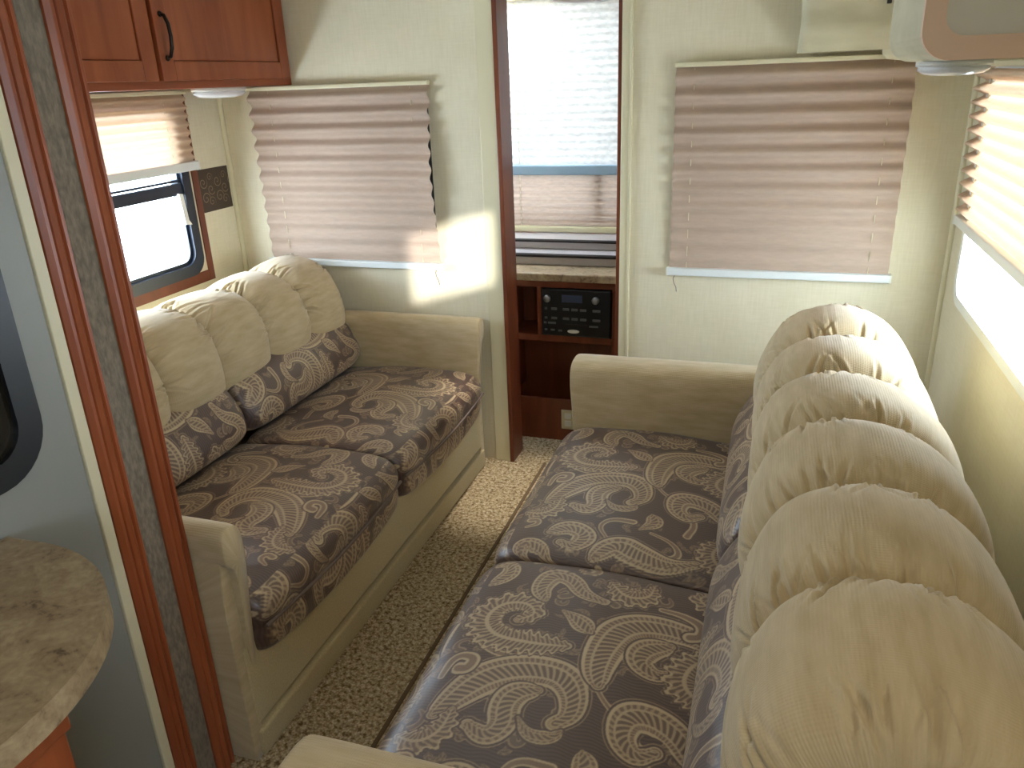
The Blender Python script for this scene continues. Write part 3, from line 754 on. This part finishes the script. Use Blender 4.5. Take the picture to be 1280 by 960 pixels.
# ------------------------------------------------------------------ overhead locker and covered box on the right
t = thing('overhead_locker', (.39, 1.65, 1.60), 'beige overhead locker with rounded grey door panel above the window side sofa', 'cabinet')
YK, XK = 1.45, .194
body = [(XK+.05, 2.075), (XK, 2.075)] + [(XK+.045-.045*math.cos(a), 1.645-.045*math.sin(a)) for a in np.linspace(0, math.pi/2, 8)] + [(XR, 1.600), (XR, 2.075)]
rehome(t, slab('locker_body', body, YK, 1.862, M['cover'], axis='y'),
       ring('door_frame', rrect(XK, XR-.004, 1.600, 2.07, .045), rrect(XK+.030, XR-.034, 1.634, 2.035, .030), YK-.016, YK+.002, M['beige'], axis='y'),
       slab('door_panel', rrect(XK+.027, XR-.031, 1.631, 2.038, .030), YK-.005, YK+.002, M['greyvin'], axis='y'))
t = thing('covered_box', (.3, D, 1.645), 'cream vinyl covered box mounted high in the corner beside the drawn shade', 'box')
def coverbox():
    P = []
    zs = np.linspace(1.642, 2.075, 40)
    prof = smoothpoly([(.034, D), (.034, D-.15), (.05, D-.165), (.30, D-.17), (.53, D-.17), (.55, D-.15), (.55, D)], 70, 2)
    A = np.zeros((len(prof), len(zs), 3))
    for j, z in enumerate(zs):
        f = .004*math.sin(z*60)+.003*math.sin(z*23)
        for i, (x, y) in enumerate(prof):
            fy = max(0, (D-y)/.17)
            A[i, j] = (x+.004*math.sin(z*19)*(x < .1), min(D, y-f*fy), z+.006*math.sin(x*9)*(1 if j == 0 else 0))
    return A
A = coverbox()
o1 = grid('cover', A, M['cover'], closed_u=True)
o2 = slab('bottom_panel', [(p[0], p[1]) for p in A[:, 0, :2]], 1.640, 1.652, M['cover'], axis='z')
o3 = box('strap', (.275, .288, D-.18, D-.165, 1.765, 2.06), M['black'], bev=.002)
o4 = lathe('knob', [(.010, 0), (.06, .006), (.075, .02), (.078, .04), (.07, .06)], (.36, D-.12, 1.605), M['trim'], sxy=(1, .7))
rehome(t, o1, o2, o3, o4)

# ------------------------------------------------------------------ nose compartment: cabinet, ledges, radio
t = thing('nook_cabinet', (-1.0, 3.3, 0), 'dark cherry cabinet with open cubbies seen through the doorway', 'cabinet')
Y0 = 3.25
X0, X1 = -1.70, -.40
rehome(t, boxes('cabinet_frame', [(X0, X1, Y0, Y0+.018, .735, .765), (X0, -1.10, Y0, Y0+.018, .19, .735), (-.63, X1, Y0, Y0+.018, .19, .735),
                                  (-.968, -.948, Y0, Y0+.018, .515, .735), (-1.10, -.63, Y0, Y0+.018, .485, .515)], M['woodd'], bev=.002),
       box('cubby_back', (X0, X1, Y0+.22, Y0+.23, 0, .76), M['woodd']),
       box('shelf', (-1.10, -.63, Y0+.018, Y0+.22, .488, .512), M['woodd']),
       box('lower_panel', (X0, X1, Y0-.004, Y0+.014, 0, .205), M['woodd'], bev=.002),
       box('side_panel', (-1.12, -1.10, Y0+.018, Y0+.22, .205, .735), M['woodd']), box('side_panel', (-.63, -.61, Y0+.018, Y0+.22, .205, .735), M['woodd']))
tag(box('counter_ledge', (X0, X1, Y0-.015, 3.46, .765, .80), M['granite'], bev=.006), 'narrow speckled counter edge above the radio cabinet', 'countertop')
t = thing('stepped_ledge', (-1.0, 3.6, .80), 'grey stepped ledges between the speckled counter and the day shade', 'ledge')
rehome(t, box('step', (X0, X1, 3.40, YF, .80, .845), M['ledge'], bev=.005), box('step', (X0, X1, 3.53, YF, .845, .885), M['ledge'], bev=.005), box('cap', (X0, X1, 3.385, 3.42, .838, .849), M['dark'], bev=.002),
       box('cap', (X0, X1, 3.515, 3.55, .880, .889), M['dark'], bev=.002))
t = thing('car_stereo', (-.79, Y0, .515), 'black built-in stereo with knobs and display in the cherry cabinet', 'stereo')
rx0, rx1, rz0, rz1 = -.944, -.634, .518, .732
rw = rx1-rx0; rh = rz1-rz0
parts = [box('housing', (rx0, rx1, Y0-.012, Y0+.15, rz0, rz1), M['radio'], bev=.006)]
def rp(px, pz): return rx0+rw*px, rz1-rh*pz
for px in (.09, .79):
    x, z = rp(px, .20); parts.append(lathe('knob', [(.0165, 0), (.0165, -.010), (.013, -.016), (.002, -.016)], (x, Y0-.012, z), M['chrome'], n=20, axis='y'))
x, z = rp(.45, .19); parts.append(box('display', (x-.046, x+.046, Y0-.0145, Y0-.011, z-.017, z+.017), M['lcd'], bev=.001))
for row, pz in enumerate((.41, .61)):
    for px, wd in ((.065, .006), (.185, .013), (.36, .014), (.485, .014), (.61, .014), (.80, .017)):
        x, z = rp(px, pz+.02*px); parts.append(box('button', (x-wd, x+wd, Y0-.0155, Y0-.011, z-.0055, z+.0055), M['button'], bev=.0015))
for px, pz, wd in ((.05, .72, .006), (.15, .72, .018), (.76, .76, .02), (.06, .87, .006), (.16, .87, .009), (.27, .88, .009)):
    x, z = rp(px, pz); parts.append(box('button', (x-wd, x+wd, Y0-.0145, Y0-.011, z-.0042, z+.0042), M['button'], bev=.001))
x, z = rp(.50, .745); parts.append(box('slot', (x-.05, x+.05, Y0-.0135, Y0-.011, z-.003, z+.003), M['black']))
x, z = rp(.465, .885); parts.append(lathe('badge', [(1, 0), (1, -.003), (.8, -.004)], (x, Y0-.011, z), M['white'], n=24, axis='y', sxy=(.027, .0085)))
rehome(t, *parts)
t = thing('wall_outlet', (-.84, Y0-.004, .1), 'small cream outlet plate on the cherry cabinet by the sofa arm', 'outlet')
rehome(t, box('plate', (-.862, -.80, Y0-.010, Y0-.004, .062, .158), M['trim'], bev=.002), box('socket', (-.846, -.816, Y0-.012, Y0-.009, .115, .143), M['white'], bev=.001), box('socket', (-.846, -.816, Y0-.012, Y0-.009, .077, .105), M['white'], bev=.001))
puck('ceiling_lamp', 'white ceiling lamp above the doorway window', (-.76, 3.33, 1.905), .15, .05, .03)
struct(box('trim_16', (-1.74, XR, 3.26, 3.40, 1.905, ZC), M['trim'], bev=.004))

# ------------------------------------------------------------------ galley counter
pts = [(XM+.012, .832), (-1.12, .828)]
cx, cy, rx, ry = -1.12, .50, .318, .328
pts += [(cx+rx*math.sin(a), cy+ry*math.cos(a)) for a in np.linspace(.05, math.pi/2, 22)]
pts += [(-.80, .2), (-.80, -.6), (XM+.012, -.6)]
tag(slab('galley_countertop', pts, .862, .902, M['granite'], axis='z', bev=.009), 'rounded speckled laminate countertop beside the entry door', 'countertop')
t = thing('galley_cabinet', (-1.02, .1, 0), 'cherry wood base cabinet under the rounded countertop', 'cabinet')
rehome(t, box('cabinet_body', (XM+.012, -.862, -.58, .590, .0, .862), M['wood'], bev=.004), box('top_rail', (-.866, -.850, -.58, .592, .80, .860), M['wood'], bev=.003))

# ------------------------------------------------------------------ added ceiling lamps, out of view
def added_spot(c, power, size, blend, label, col_=(1, .95, .86)):
    t = thing('added_ceiling_spot', c, label, 'lamp')
    rehome(t, lathe('added_lamp_rim', [(.045, 0), (.045, -.006), (.033, -.009), (.03, -.002)], c, M['white']))
    l = bpy.data.lights.new('added_lamp_light', 'SPOT'); l.energy = power; l.spot_size = math.radians(size); l.spot_blend = blend; l.color = col_; l.shadow_soft_size = .03
    o = bpy.data.objects.new('added_lamp_light', l); col.objects.link(o); o.location = (c[0], c[1], c[2]-.02)
added_spot((-.95, 2.72, ZC), 75, 24, .9, 'added unseen ceiling spot that brightens the carpet')  # added out of view for the bright carpet by the door

def added_dome_lamp(c, power, label):
    t = thing('added_dome_lamp', c, label, 'lamp')
    rehome(t, lathe('lamp_base', [(.11, 0), (.11, -.012), (.10, -.014)], c, M['white']), lathe('lamp_lens', [(.098, -.012), (.098, -.02), (.08, -.034), (.04, -.043), (.004, -.045)], c, M['lens']))
    l = bpy.data.lights.new('added_lamp_light', 'AREA'); l.shape = 'DISK'; l.size = .18; l.energy = power; l.color = (1, .80, .55)
    o = bpy.data.objects.new('added_lamp_light', l); col.objects.link(o); o.location = (c[0], c[1], c[2]-.05)
added_dome_lamp((.05, .10, ZC), 2.6, 'added unseen ceiling lamp that warms the near end')  # added out of view as warm fill near the camera
